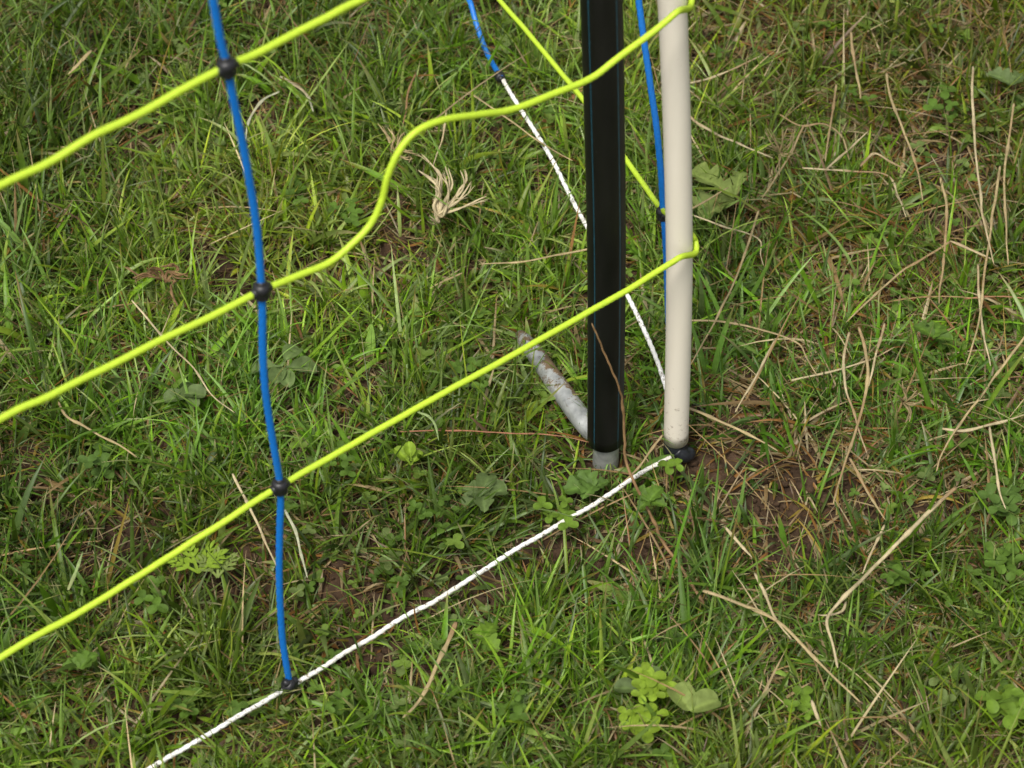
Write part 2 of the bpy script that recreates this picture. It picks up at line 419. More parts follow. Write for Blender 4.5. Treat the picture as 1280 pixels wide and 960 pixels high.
# white bottom line: front run to the clip, back run away into the grass
wf = [on_z(px, py, z) for px, py, z in [(-330, 1275, .026), (-100, 1133, .026), (100, 1013, .026), (285, 903, .022), (362, 858, .017), (430, 817, .017), (500, 775, .017), (560, 741, .018), (640, 690, .018),
                                        (700, 655, .018), (760, 619, .017), (800, 592, .015), (826, 578, .013), (838, 572, .012)]]
cord('bottom_cord', wf, 'white', 0.0004)
wb = [on_z(px, py, z) for px, py, z in [(856, 552, .010), (846, 525, .014), (834, 488, .020), (816, 437, .024), (785, 372, .024), (752, 314, .022), (722, 263, .018), (690, 200, .020), (655, 143, .022), (628, 99, .022), (619, 80, .002), (598, 42, -.008), (570, -12, -.010)]]
cord('bottom_cord', wb + [fr_ext(wb[-2], wb[-1], 0.3)], 'white', 0.0004)
# uprights
bl = [fr(*p) for p in [(255, -75), (265, -10), (275, 50), (284, 84), (294, 135), (306, 195), (316, 250), (323, 305), (327, 363), (328, 420), (331, 480), (340, 545), (350, 608), (350, 660), (349, 700), (350, 745), (353, 800), (360, 848)]]
bl[-1] = on_z(361, 850, 0.021)
cord('upright_cord', [fr_ext(bl[1], bl[0], 0.06)] + bl, 'blue')
bb = [bk(*p) for p in [(788, -80), (797, -10), (805, 50), (815, 120), (824, 190), (829, 262), (832, 300), (834, 360), (836, 430)]]
bb.append(on_z(836, 492, 0.021))
cord('upright_cord', bb, 'blue')
bc = [bk(*p) for p in [(580, -42), (590, 10), (603, 52), (614, 76)]] + [on_z(626, 97, 0.024)]
cord('upright_cord', [bc[0] + np.array([0, 0, 0.15])] + bc, 'blue')

def knot(P, up, side, s=1.0):
    K = .80 * s
    """moulded black joint: barrel on the upright with short collars on the crossing cord"""
    up = up / np.linalg.norm(up); side = side - up * (side @ up); side /= np.linalg.norm(side)
    V = []; F = []
    def add(C, r, n=28):
        v, f = sweep(C, r, n, up=(0.3, -0.9, 0.2)); k = sum(len(q) for q in V); V.append(v); F.extend([tuple(i + k for i in q) for q in f])
    t_ = np.linspace(-1, 1, 17); prof = np.sqrt(np.clip(1 - np.abs(t_) ** 5, 0, 1)) * 0.0047 + 0.0002
    prof = prof * (1 + 0.06 * np.sin(t_ * 5)); add(P + np.outer(t_ * 0.0058 * K, up), prof * K)
    t_ = np.linspace(-1, 1, 13); prof = np.sqrt(np.clip(1 - np.abs(t_) ** 4, 0, 1)) * 0.0030 + 0.0002
    add(P + np.outer(t_ * 0.0072 * K, side), prof * K)
    prof = np.sqrt(np.clip(1 - np.abs(t_) ** 4, 0, 1)) * 0.0030 + 0.0002
    add(P + np.outer(t_ * 0.0080 * K, up), prof * K)
    part('knot', np.concatenate(V), F, M['knot'], net)
knot(fr(283.5, 84), bl[3] - bl[4], fr(320, 68) - fr(250, 100))
knot(fr(327, 363), bl[7] - bl[9], fr(360, 350) - fr(290, 383))
knot(fr(350, 608), bl[11] - bl[13], fr(400, 580) - fr(300, 637))
knot(on_z(362, 857, 0.018), bl[-2] - bl[-1] + 0.3 * tf * 0.05, fr(400, 836) - fr(320, 880), 1.0)
knot(bk(828.5, 267), bb[4] - bb[6], r1b[0] - r1b[2], 0.92)
knot(on_z(625, 96, 0.022), bc[-2] - bc[-1], wb[7] - wb[9], 0.85)
knot(r1b[-1], bc[0] - bc[1], r1b[-2] - r1b[-1]); knot(bb[0] * 0 + bk(797, -10) * 0 + r2b[0], bb[0] - bb[1], r2b[0] - r2b[2])

# ------------------------------------------------------------------ dry stems lying on the turf (each a thing)
STRAW_T = {'pale': (0.40, 0.33, 0.195), 'tan': (0.33, 0.255, 0.13), 'brown': (0.22, 0.13, 0.06), 'grey': (0.36, 0.36, 0.24), 'red': (0.30, 0.13, 0.07), 'green': (0.22, 0.29, 0.11)}
def straw_geo(P, r, kinks=True):
    C = catmull(P, 0.0022); m = len(C)
    C = C + (np.stack([vnoise(C[:, 0] + 3 * C[:, 2], C[:, 1], 70, s) for s in (31, 32, 33)], 1) - .5) * 0.0009
    s = np.linspace(0, 1, m); rad = r * (1 - 0.45 * s ** 2) * (0.85 + 0.3 * vnoise(s * 6 + P[0][0] * 90, s, 2, 41))
    if kinks:
        for q in (0.3, 0.68): rad = rad * (1 + 0.5 * np.exp(-((s - q) * m * 0.0022 / 0.0022 / 1.4) ** 2))
    rad[0] *= 0.7; rad[-1] *= 0.35
    return C, rad
def straw(label, px, colr, wpx=4.0, z=0.026, lift=0.0, kind='straw_stem', cat='dry stem', flat=0.6, zs=None, pts=None):
    if pts is None:
        k = len(px); zz = zs if zs else [z + lift * math.sin(math.pi * (i / (k - 1))) for i in range(k)]
        pts = [on_z(p[0], p[1], q - .002) for p, q in zip(px, zz)]
    C, rad = straw_geo(pts, wpx / 2 * 0.00046 * 0.8)
    V, F = sweep(C, rad, 8, flat=flat, up=(0, 0, 1))
    c = np.array(STRAW_T[colr]); nn = len(V)
    v = 0.75 + 0.5 * vnoise(V[:, 0], V[:, 1], 120, 51)
    g = np.clip((vnoise(V[:, 0], V[:, 1], 40, 52) - .55) * 2, 0, 1)[:, None]
    tint = c * v[:, None] * (1 - g) + g * np.array([0.25, 0.15, 0.07])
    org = pts[0]
    o = link(kind, py_mesh(kind, V - org, F, True, tint), M['straw']); o.location = org.tolist()
    tag(o, label, cat, 'loose dry stems lying in the turf'); return o
yS = YB - 0.028
def vy(px, py, y): return on_plane(px, py, np.array([0, y, 0.]), ny)
straw('brown bent stalk leaning up across the front of the black post', None, 'brown', 5, pts=[
    on_z(880, 756, .012), on_z(850, 706, .02), on_z(830, 680, .026), vy(812, 640, yS - .02), vy(790, 598, yS - .012), vy(782, 575, yS - .006), vy(780, 530, yS), vy(776, 492, yS), vy(760, 452, yS), vy(740, 405, yS + .002)], flat=0.9)
straw('thin tan stem from the foot of the cream post to the white cord', [(829, 543), (812, 565), (795, 588), (778, 604)], 'tan', 3.6, zs=[.032, .03, .028, .024])
straw('long pale curved straw rising below the middle yellow cord at far left', [(165, 375), (207, 426), (240, 458), (264, 494), (293, 516)], 'pale', 3.2, .034)
straw('pale straight straw passing under the lowest yellow cord left of the blue upright', [(290, 592), (309, 626), (322, 656), (334, 682), (347, 710)], 'pale', 4.2, .036)
straw('grey green dead blade just right of the blue upright below its knot', [(357, 637), (368, 662), (376, 690), (384, 722)], 'grey', 4, .03, flat=.25)
straw('flat tan dead blade slanting down below the white bottom cord', [(570, 777), (555, 812), (540, 845), (522, 880), (504, 898)], 'tan', 6.5, .03, flat=.25)
straw('slightly arched tan straw whose right end lies behind the black post', [(748, 308), (700, 318), (650, 327), (598, 330)], 'tan', 3.8, .032)
straw('faint tan straw below and left of the arched one behind the black post', [(578, 340), (560, 349), (536, 361)], 'tan', 3.2, .025)
straw('long tan straw crossing under the white cord left of the black post', [(590, 118), (630, 145), (665, 170), (690, 186), (716, 201)], 'tan', 3.6, .03)
straw('thin upright straw beside the yellow cord bend, above the dead tuft', [(558, 138), (553, 172), (541, 208)], 'pale', 3, .034)
straw('bowed pale straw leaving the cream post to the right, near the top', [(852, 133), (870, 152), (886, 162), (919, 178), (967, 197)], 'pale', 5, .032)
straw('pale straw rising to bare soil at top edge beside cream post', [(862, 104), (886, 98), (915, 86), (950, 70)], 'pale', 4.2, .03)
straw('short tan straw across the lobed leaf beside the cream post', [(862, 262), (885, 249), (912, 233)], 'tan', 3.4, .036)
straw('thin straw below the lobed leaf, bent sharply at its right end', [(862, 268), (905, 283), (948, 298), (951, 318), (954, 332)], 'pale', 3.2, .03)
straw('long straight straw leaning from beside the cream post up to the right', [(949, 263), (935, 305), (918, 350), (893, 403), (863, 456)], 'tan', 4, .036)
straw('short upright straw in the upper right grass, left of a slanting one', [(1045, 106), (1039, 150), (1032, 202)], 'tan', 4, .034)
straw('slanting straw running up right from the foot of a short upright one', [(1034, 211), (1060, 187), (1086, 163)], 'pale', 3.8, .034)
straw('arched straw with drooping end in upper right grass', [(975, 143), (1001, 158), (1030, 155), (1053, 171), (1062, 200)], 'tan', 4, .03)
straw('tan straw running down left from the arched straw', [(1005, 158), (990, 188), (968, 224), (952, 248)], 'tan', 4, .03)
straw('nearly level straw whose right end turns downwards, upper right', [(1003, 209), (1060, 214), (1109, 219), (1122, 245), (1132, 271)], 'pale', 3.8, .028)
straw('bent straw with an elbow, right of the slanting pair', [(1076, 208), (1093, 191), (1115, 203), (1139, 217)], 'pale', 4.6, .03)
straw('long yellowish stalk curving down through the upper right grass', [(1108, 92), (1111, 114), (1124, 150), (1139, 188), (1147, 215), (1154, 250)], 'tan', 4.4, .032)
straw('tallest near vertical straw in the upper right corner', [(1216, 83), (1216, 130), (1219, 188), (1225, 240), (1231, 283), (1242, 330)], 'pale', 4.4, .038)
straw('near vertical straw nearest the right edge of the turf', [(1267, 129), (1260, 180), (1255, 224), (1258, 280), (1260, 332)], 'tan', 4.2, .038)
straw('long straw crossing the foot of the tallest upright one', [(1250, 207), (1240, 275), (1229, 350), (1224, 399), (1208, 455)], 'tan', 4.2, .036)
straw('pale straw ending beside a crossing one at right, mid height', [(1222, 330), (1226, 396), (1232, 430), (1238, 457)], 'pale', 4, .032)
straw('knobbly stalk running down from the sparse patch at right', [(1175, 222), (1183, 250), (1183, 290), (1178, 335), (1173, 380)], 'tan', 4.6, .03)
straw('straw leaving the knobbly stalk down to the left', [(1188, 302), (1150, 325), (1126, 340), (1090, 372), (1057, 403)], 'tan', 4.2, .03)
straw('short straw leaving the knobbly stalk to the lower right', [(1188, 302), (1212, 311), (1240, 324)], 'pale', 4.6, .032)
straw('straw standing at the very top, right of centre', [(1064, 40), (1066, 62), (1071, 92), (1076, 124)], 'tan', 5, .034)
straw('long straw right of the cream post with a bent tail', [(862, 401), (900, 402), (945, 410), (995, 427), (1008, 447), (1021, 470)], 'tan', 4, .03)
straw('bowed pale straw under the bent tailed one', [(989, 475), (1022, 468), (1057, 460), (1090, 448), (1118, 434)], 'pale', 4, .026)
straw('wavy straw bowing left down the middle of the right hand grass', [(1061, 415), (1055, 445), (1056, 480), (1068, 520), (1083, 567)], 'pale', 4.2, .032)
straw('long curved straw crossing the wavy one over bare soil', [(1073, 409), (1082, 440), (1084, 480), (1070, 537), (1055, 580), (1042, 630)], 'tan', 5, .034)
straw('short straw joining the top of the crossed curved pair', [(1106, 404), (1096, 440), (1085, 484)], 'pale', 4, .034)
straw('thick tan straw lying from the cream post over bare soil', [(852, 508), (880, 518), (916, 534), (945, 548), (972, 564)], 'tan', 5, .026)
straw('slanting straw above the bare soil right of the cream post', [(968, 425), (945, 470), (919, 515)], 'pale', 3.8, .03)
straw('straw from the bare soil down to the right', [(1062, 572), (1082, 610), (1107, 650)], 'tan', 4.4, .028)
straw('thickest pale forked straw lying at lower right', [(1195, 610), (1150, 650), (1115, 685), (1080, 722), (1052, 750), (1034, 774), (1040, 803), (1047, 834)], 'pale', 6.2, .040, flat=.8)
straw('small sprig at the elbow of the thick forked straw', [(1058, 752), (1052, 764), (1034, 770), (1022, 769)], 'pale', 3.4, .032)
straw('long broken straw at the lower middle running to the bottom edge', [(878, 738), (930, 757), (973, 776), (1005, 808), (1039, 843), (1075, 878)], 'tan', 5.5, .034)
straw('straw crossing the long broken one from above', [(944, 716), (960, 752), (973, 777), (989, 798)], 'pale', 4.4, .034)
straw('thin straw behind the thick forked one', [(1106, 656), (1092, 686), (1078, 718)], 'pale', 3.6, .028)
straw('vertical straw low at right ending in a hooked tip', [(1237, 533), (1243, 575), (1249, 615), (1257, 637)], 'pale', 4.2, .032)
straw('long slanting stalk low at right going up to the edge', [(1285, 415), (1255, 455), (1230, 490), (1201, 528), (1178, 565), (1170, 590)], 'tan', 4, .03)
straw('pale frayed straw lying level beside the slanting stalk at right', [(1178, 536), (1205, 538), (1240, 530), (1282, 518)], 'pale', 5, .028)
straw('cut stub of straw at the bottom right', [(1014, 875), (1019, 890), (1026, 908)], 'pale', 4.4, .03)
straw('reddish thin stalk touching the right edge', [(1205, 374), (1240, 371), (1285, 373)], 'red', 3, .028)
straw('tan straw in dead grass right of the leaning stalk foot', [(906, 659), (922, 677), (940, 697)], 'pale', 4.6, .03)
straw('curved tan blade at far left below the middle yellow cord', [(72, 502), (84, 520), (102, 531), (125, 545), (150, 557), (172, 572)], 'tan', 4.2, .028)
straw('thick short dead blade in the top left corner', [(114, 63), (100, 78), (85, 93)], 'tan', 6, .03, flat=.3)
straw('dead blade upper left between the blue upright and the cord bend', [(350, 95), (368, 106), (385, 120), (392, 140)], 'grey', 5.5, .028, flat=.3)
straw('pale arching blade right of the upper blue upright', [(350, 115), (330, 125), (314, 145), (306, 175)], 'grey', 5, .03, flat=.3)
straw('yellowed arching blade at centre left of the steel foot', [(522, 515), (535, 520), (544, 532), (548, 550)], 'green', 3.6, .03)
straw('long level stem crossing left of the black post foot', [(500, 539), (560, 538), (640, 541), (700, 546), (738, 553)], 'red', 2.8, .024)
straw('stiff pale blade standing left of the lower blue upright', [(85, 738), (95, 715), (104, 690)], 'green', 4.6, .03, flat=.3)
straw('brownish stalk in the grass beyond the dead tuft', [(520, 92), (510, 118), (504, 158)], 'brown', 3.6, .03)

# dead tufts: one thing, each withered stem a part
def dead_tuft(label, base, tips, colr, w=4, z0=.022):
    b = on_z(*base, z0); root = empty('dead_tuft', b); tag(root, label, 'dead tuft', 'dead grass tufts')
    tips = tips + [[(x + random.uniform(-6, 6) * (i + 1) / len(tp), y + random.uniform(-6, 6) * (i + 1) / len(tp)) for i, (x, y) in enumerate(tp)] for tp in tips for _ in range(2)]
    for k, tp in enumerate(tips):
        P = [on_z(*q, z0 + .016 * (i + 1) / len(tp)) for i, q in enumerate(tp)]
        st = b + np.array([random.uniform(-.002, .002), random.uniform(-.001, .002), 0])
        C, rad = straw_geo([st] + P, w / 2 * 0.00046 * random.uniform(.35, .75))
        V, F = sweep(C, rad, 8, flat=.6, up=(0, 0, 1)); c = np.array(STRAW_T[colr]) * random.uniform(.75, 1.15)
        v = 0.8 + 0.4 * vnoise(V[:, 0], V[:, 1], 200, 51 + k); part('withered_stem', V, F, M['straw'], root, True, c * v[:, None])
dead_tuft('pale withered uprooted grass tuft lying inside the yellow cord bend', (547, 272), [
    [(548, 250), (545, 230), (527, 215)], [(552, 245), (550, 222), (538, 205), (526, 192)], [(558, 248), (561, 226), (556, 207)], [(562, 255), (577, 238), (580, 225), (575, 213)],
    [(566, 255), (582, 244), (594, 232)], [(570, 262), (590, 255), (612, 248)], [(551, 255), (548, 235), (550, 220)], [(557, 262), (570, 252), (580, 247)], [(543, 258), (549, 240), (541, 226)],
    [(545, 278), (538, 274)], [(556, 268), (560, 240), (553, 215)]], 'pale', 5)
dead_tuft('curled brown withered leaf tuft left of the middle blue upright', (206, 352), [
    [(198, 348), (180, 345), (168, 350)], [(192, 340), (175, 345), (158, 334)], [(210, 340), (222, 345), (232, 342)], [(203, 338), (190, 335), (182, 342)], [(214, 345), (221, 336), (212, 330), (204, 338)], [(218, 352), (214, 360), (217, 378)]], 'brown', 4.5)
dead_tuft('frayed tan tuft behind the bend of the yellow cord', (492, 190), [
    [(488, 178), (482, 165), (478, 157)], [(496, 182), (500, 172), (505, 165)], [(500, 195), (510, 200), (516, 198)], [(490, 182), (492, 170), (488, 160)], [(504, 190), (520, 192)]], 'tan', 4)
dead_tuft('dry spiky brown tuft right of the lobed leaf', (975, 192), [
    [(970, 175), (963, 160)], [(978, 178), (980, 160)], [(984, 182), (996, 170)], [(968, 185), (955, 178)], [(986, 192), (1000, 190)], [(973, 205), (968, 216)], [(966, 180), (957, 165)], [(985, 186), (992, 160)]], 'tan', 3)
dead_tuft('frayed pale tuft on bare soil above the leaning stalk', (1132, 505), [
    [(1130, 490), (1128, 478)], [(1138, 498), (1146, 488)], [(1126, 498), (1118, 490)], [(1140, 505), (1156, 500)], [(1136, 515), (1132, 528)]], 'tan', 3.4)

# ------------------------------------------------------------------ leafy weeds
def leaf_grid(base, az, el, L, wf, cup=0.15, droop=0.8, nu=10, nv=3, ruffle=0.0):
    d = np.array([math.cos(az), math.sin(az), 0]); s = np.array([-math.sin(az), math.cos(az), 0]); up = np.array([0, 0, 1.0])
    V = []; p = np.array(base, float); e = el
    for i in range(nu + 1):
        u = i / nu
        nrm = -d * math.sin(e) + up * math.cos(e)
        for j in range(-nv, nv + 1):
            v = j / nv; ww = wf(u) * L
            V.append(p + s * v * ww + nrm * (abs(v) ** 1.5 * ww * cup * 2 + ruffle * L * math.sin(u * 17 + v * 3)))
        e = el - droop * u; p = p + (d * math.cos(e) + up * math.sin(e)) * L / nu
    n = 2 * nv + 1; F = [(i * n + j, i * n + j + 1, (i + 1) * n + j + 1, (i + 1) * n + j) for i in range(nu) for j in range(n - 1)]
    return np.array(V), F
round_w = lambda u: 0.46 * math.sqrt(max(0, 1 - (2 * (u * .96 + .03) - 1.02) ** 2)) * (0.75 + 0.3 * u)
lance_w = lambda u: 0.16 * math.sin(math.pi * min(1, u * .97 + .02)) ** 0.8
spoon_w = lambda u: 0.05 + 0.26 * max(0, math.sin(math.pi * min(1, max(0, (u - .25) / .76)))) ** .7 if u < .995 else 0.01
lobe_w = lambda u: max(0.02, (0.10 + 0.36 * math.sin(math.pi * u ** .75)) * (0.62 + 0.40 * abs(math.cos(u * 3 * math.pi))) * (1 if u < .97 else .3))
dand_w = lambda u: max(0.03, (0.04 + 0.30 * u ** .6) * (0.45 + 0.62 * ((u * 3.2) % 1.0))) * (1 if u < .8 else max(.05, (1 - u) / .2))
fern_w = lambda u: max(0.02, 0.25 * math.sin(math.pi * u ** .8) * (0.25 + 0.9 * abs(math.cos(u * 5 * math.pi))))
def merge(parts):
    V = []; F = []; T = []; k = 0
    for v, f, t in parts:
        V.append(v); F += [tuple(i + k for i in q) for q in f]; T.append(np.broadcast_to(t, (len(v), 3))); k += len(v)
    return np.concatenate(V), F, np.concatenate(T)
def leaf_tint(V, c, k):
    v = 0.82 + 0.36 * vnoise(V[:, 0], V[:, 1], 170, 61 + k % 5); return np.array(c) * v[:, None]
GREENS = {'fresh': (0.11, 0.185, 0.018), 'mid': (0.08, 0.145, 0.018), 'grey': (0.10, 0.145, 0.045), 'lime': (0.18, 0.27, 0.022), 'pale': (0.17, 0.22, 0.055), 'deep': (0.07, 0.125, 0.022)}
def clover_leaf(root, P, sz, c, yaw, tilt):
    base = np.array(root.location); parts = []
    st = catmull([base + np.array([0, 0, -0.004]), (base + P) / 2 + np.array([0, 0, .003]), P], 0.003)
    v, f = sweep(st, 0.00045, 6); parts.append((v, f, np.array(c) * .9))
    for k in range(3):
        a = yaw + k * 2 * math.pi / 3 + random.uniform(-.15, .15)
        v, f = leaf_grid(P, a, tilt + random.uniform(-.1, .25), sz, round_w, 0.12, 0.5, 8, 3)
        parts.append((v, f, leaf_tint(v, np.array(c) * random.uniform(.85, 1.12), k)))
    V, F, T = merge(parts); part('leaf', V, F, M['leaf'], root, True, T)
def ferny(label, px, py, n, L, c, z=.022):
    b = on_z(px, py, z); root = empty('ferny_weed', b); tag(root, label, 'weed', 'leafy weeds in the turf')
    for k in range(n):
        az = R(90) + (k - (n - 1) / 2) * 0.75; el = random.uniform(.2, .6); parts = []
        d = np.array([math.cos(az) * math.cos(el), math.sin(az) * math.cos(el), math.sin(el)])
        v, f = leaf_grid(b, az, el, L, (lambda u: .05), .1, .3, 6, 1); parts.append((v, f, leaf_tint(v, GREENS[c], k)))
        for q in range(3):
            for sg in (-1, 1):
                p = b + d * L * (.35 + .22 * q); v, f = leaf_grid(p, az + sg * .75, el * .6, L * (.48 - .08 * q), lance_w, .1, .3, 6, 1); parts.append((v, f, leaf_tint(v, GREENS[c], q)))
                v, f = leaf_grid(p + np.array([math.cos(az + sg * .75), math.sin(az + sg * .75), 0]) * L * .2, az + sg * .1, el * .6, L * .26, lance_w, .1, .3, 5, 1); parts.append((v, f, leaf_tint(v, GREENS[c], q)))
        v, f = leaf_grid(b + d * L * .9, az, el, L * .35, lance_w, .1, .3, 6, 1); parts.append((v, f, leaf_tint(v, GREENS[c], k)))
        V, F, T = merge(parts); part('leaf', V, F, M['leaf'], root, True, T)
def clover(label, px, py, n, spread, sz, c, z=.014, zt=.03):
    b = on_z(px, py, z); b[2] = gh(b[:1], b[1:2])[0]
    root = empty('clover_plant', b); tag(root, label, 'clover', 'clover plants in the turf')
    for k in range(n):
        a = k * 2.4 + random.uniform(0, .5); r = spread * math.sqrt((k + .4) / n)
        q = on_z(px + math.cos(a) * r, py + math.sin(a) * r * .8, random.uniform(z, zt))
        clover_leaf(root, q, sz * .88 * random.uniform(.75, 1.2), GREENS[c], random.uniform(0, 6), random.uniform(-.1, .35))
def broad(name, label, cat, px, py, leaves, c, z=.02, elev=.3, droop=.5, ruf=.006, cup=.12):
    """leaves: (azimuth in degrees, length m, width function)"""
    b = on_z(px, py, z); root = empty(name, b); tag(root, label, cat, 'leafy weeds in the turf')
    for k, (a, L, wf) in enumerate(leaves):
        L = L * .62; a = a + random.uniform(-12, 12)
        v, f = leaf_grid(b + np.array([0, 0, random.uniform(0, .004)]), R(a), elev + random.uniform(-.2, .3), L, wf, cup + .15, droop + .3, 22, 4, ruf * 2)
        t = leaf_tint(v, np.array(GREENS[c]) * random.uniform(.85, 1.15), k)
        n = 9; j = np.arange(len(v)) % n; t = np.where((j == 4)[:, None], t * 1.35, t)
        part('leaf', v, f, M['leaf'], root, True, t)
broad('lobed_weed', 'broad lobed pale green leaves beside the cream post near the top', 'weed', 918, 250, [(132, .066, dand_w), (178, .056, dand_w), (80, .034, dand_w), (222, .044, dand_w)], 'pale', .022, .15, .25)
broad('lobed_weed', 'lobed green leaves at the foot of the black post', 'weed', 742, 612, [(120, .024, lobe_w), (185, .030, lobe_w), (250, .020, lobe_w), (40, .016, lobe_w)], 'deep', .012, .1, .2)
broad('lobed_weed', 'bright leaves over the white cord in front of the cream post', 'weed', 812, 628, [(50, .018, lobe_w), (130, .020, lobe_w), (-30, .016, lobe_w), (215, .014, lobe_w)], 'mid', .020, .1, .3)
broad('spoon_leaf_weed', 'grey green spoon leaves right of the blue upright at mid height', 'weed', 352, 462, [(10, .034, spoon_w), (60, .03, spoon_w), (-60, .026, spoon_w), (170, .03, spoon_w), (-110, .02, round_w)], 'grey', .022, .25, .4)
broad('spoon_leaf_weed', 'silvery rosette of small leaves below the middle yellow cord at left', 'weed', 232, 498, [(0, .02, round_w), (60, .018, round_w), (130, .02, spoon_w), (200, .02, round_w), (-60, .02, spoon_w)], 'grey', .02, .2, .4)
ferny('small cut feathery leaf under the lowest yellow cord at left', 248, 716, 4, .017, 'lime')
ferny('second feathery leaf just right of the first under the yellow cord', 272, 722, 3, .014, 'pale')
broad('spoon_leaf_weed', 'grey green leaves among grass between lowest yellow and white cords', 'weed', 604, 622, [(80, .022, round_w), (150, .024, lobe_w), (20, .022, round_w), (-90, .024, lobe_w), (210, .02, round_w)], 'grey', .018, .2, .3)
broad('spoon_leaf_weed', 'upright oval leaf pair below the lowest yellow cord at centre', 'weed', 514, 582, [(95, .018, spoon_w), (140, .022, spoon_w), (40, .016, spoon_w)], 'lime', .022, .8, .3)
broad('round_leaf_weed', 'two large round pale leaves at the bottom, right of bright clover', 'weed', 862, 893, [(112, .026, round_w), (15, .026, round_w)], 'pale', .034, .2, .2, .003)
broad('broad_leaf_weed', 'smooth blue green leaf behind the bright bottom clover', 'weed', 805, 868, [(75, .026, round_w), (120, .022, spoon_w), (160, .026, spoon_w)], 'grey', .018, .35, .3, .002)
broad('lobed_weed', 'jagged leaf at the top right corner of the turf', 'weed', 1262, 108, [(160, .026, lobe_w), (30, .022, lobe_w), (100, .018, lobe_w)], 'grey', .02, .3, .4)
broad('lobed_weed', 'flat lobed leaf in the grass right of the curved crossing straws', 'weed', 1165, 425, [(60, .024, lobe_w), (130, .022, lobe_w), (-20, .02, spoon_w)], 'mid', .018, .2, .4)
broad('lobed_weed', 'crinkled yellow green leaf below the white bottom cord', 'weed', 606, 800, [(60, .018, lobe_w), (140, .018, lobe_w), (-60, .018, lobe_w)], 'fresh', .02, .2, .4)
broad('lobed_weed', 'lobed leaf half hidden near the bottom left corner', 'weed', 100, 838, [(40, .02, lobe_w), (100, .02, lobe_w), (170, .016, lobe_w)], 'mid', .018, .3, .4)
clover('bright lime clover cluster at the bottom edge, lower middle', 815, 856, 9, 26, .0068, 'lime', .028, .040)
clover('lime clover leaves touching the bottom edge under the large cluster', 800, 902, 6, 26, .0075, 'lime', .026, .036)
clover('clover patch left of the upper cord bend', 437, 264, 5, 20, .0062, 'mid')
clover('clover in the shade under the upper blue upright', 368, 238, 4, 18, .007, 'mid')
clover('clover just below the black post foot', 700, 640, 5, 26, .007, 'fresh')
clover('clover leaves left of centre under the lowest yellow cord', 545, 640, 5, 30, .0062, 'mid')
clover('lone clover sprig in front of the black foot clip', 842, 580, 2, 9, .0065, 'fresh', .024, .03)
clover('dark clover at lower right below the thick forked straw', 1118, 716, 4, 16, .0062, 'mid', .018, .026)
clover('clover at the right edge, low down', 1258, 702, 6, 26, .007, 'mid')
clover('clover patch at the right edge beside the hooked straw', 1256, 628, 5, 24, .0075, 'deep')
clover('large clover in the bottom right corner', 1258, 880, 6, 26, .009, 'fresh')
clover('clover near the far left under the middle yellow cord', 122, 575, 4, 22, .0075, 'deep')
clover('clover patch at lower left beside the white cord end', 232, 876, 5, 22, .0066, 'mid')
clover('clover right of the lower left yellow cord', 190, 742, 4, 22, .0062, 'mid')
clover('clover in the mid left among grass blades', 425, 575, 4, 24, .0062, 'mid')
clover('clover beside the flat tan dead blade below the white cord', 640, 880, 4, 22, .006, 'mid')
clover('clover between bottom middle straws at right', 1000, 880, 4, 20, .006, 'fresh')
clover('clover in the grass at top right, beside the long yellowish stalk', 1180, 130, 4, 26, .007, 'mid')
clover('clover left of the steel foot bar', 590, 470, 5, 26, .006, 'mid')
clover('clover by the lower part of the black knot on white cord', 420, 880, 3, 16, .006, 'mid')

# scattered clover and small-leaf ground cover
def ground_cover(n, ext, seed):
    g = np.random.default_rng(seed); Vs = []; Fs = []; Ts = []; k0 = 0
    lv, lf = leaf_grid((0, 0, 0), 0, 0, 1, round_w, .12, .4, 5, 2); lf = np.array(lf)
    x = g.uniform(-ext, ext, n); y = g.uniform(-ext, ext, n) * 1.0 + .04
    keep = (vnoise(x, y, 9, 71) + .3 * vnoise(x, y, 30, 72) > .62); x = x[keep]; y = y[keep]
    z = gh(x, y)
    for i in range(len(x)):
        sz = g.uniform(.003, .0062); P = np.array([x[i], y[i], z[i] + g.uniform(.004, .016)])
        c = np.array([(.09, .155, .022), (.07, .125, .018), (.12, .185, .028), (.12, .165, .045)][g.integers(4)]) * g.uniform(.8, 1.2)
        nl = 3; a0 = g.uniform(0, 6.3); tilt = g.uniform(-.2, .5)
        for k in range(nl):
            a = a0 + k * 2.094; ca, sa = math.cos(a), math.sin(a); ce, se = math.cos(tilt), math.sin(tilt)
            v = lv * sz; v = np.stack([v[:, 0] * ce - v[:, 2] * se, v[:, 1], v[:, 0] * se + v[:, 2] * ce], 1)
            v = np.stack([v[:, 0] * ca - v[:, 1] * sa, v[:, 0] * sa + v[:, 1] * ca, v[:, 2]], 1) + P
            Vs.append(v); Fs.append(lf + k0); k0 += len(v); Ts.append(np.broadcast_to(c, (len(v), 3)))
    return np.concatenate(Vs), np.concatenate(Fs), np.concatenate(Ts)
V, F, T = ground_cover(3200, .5, 5)
tag(link('ground_clover', np_mesh('ground_clover', V, F, T), M['leaf']), 'small clover leaves scattered low among the grass', 'ground cover', kind='stuff')

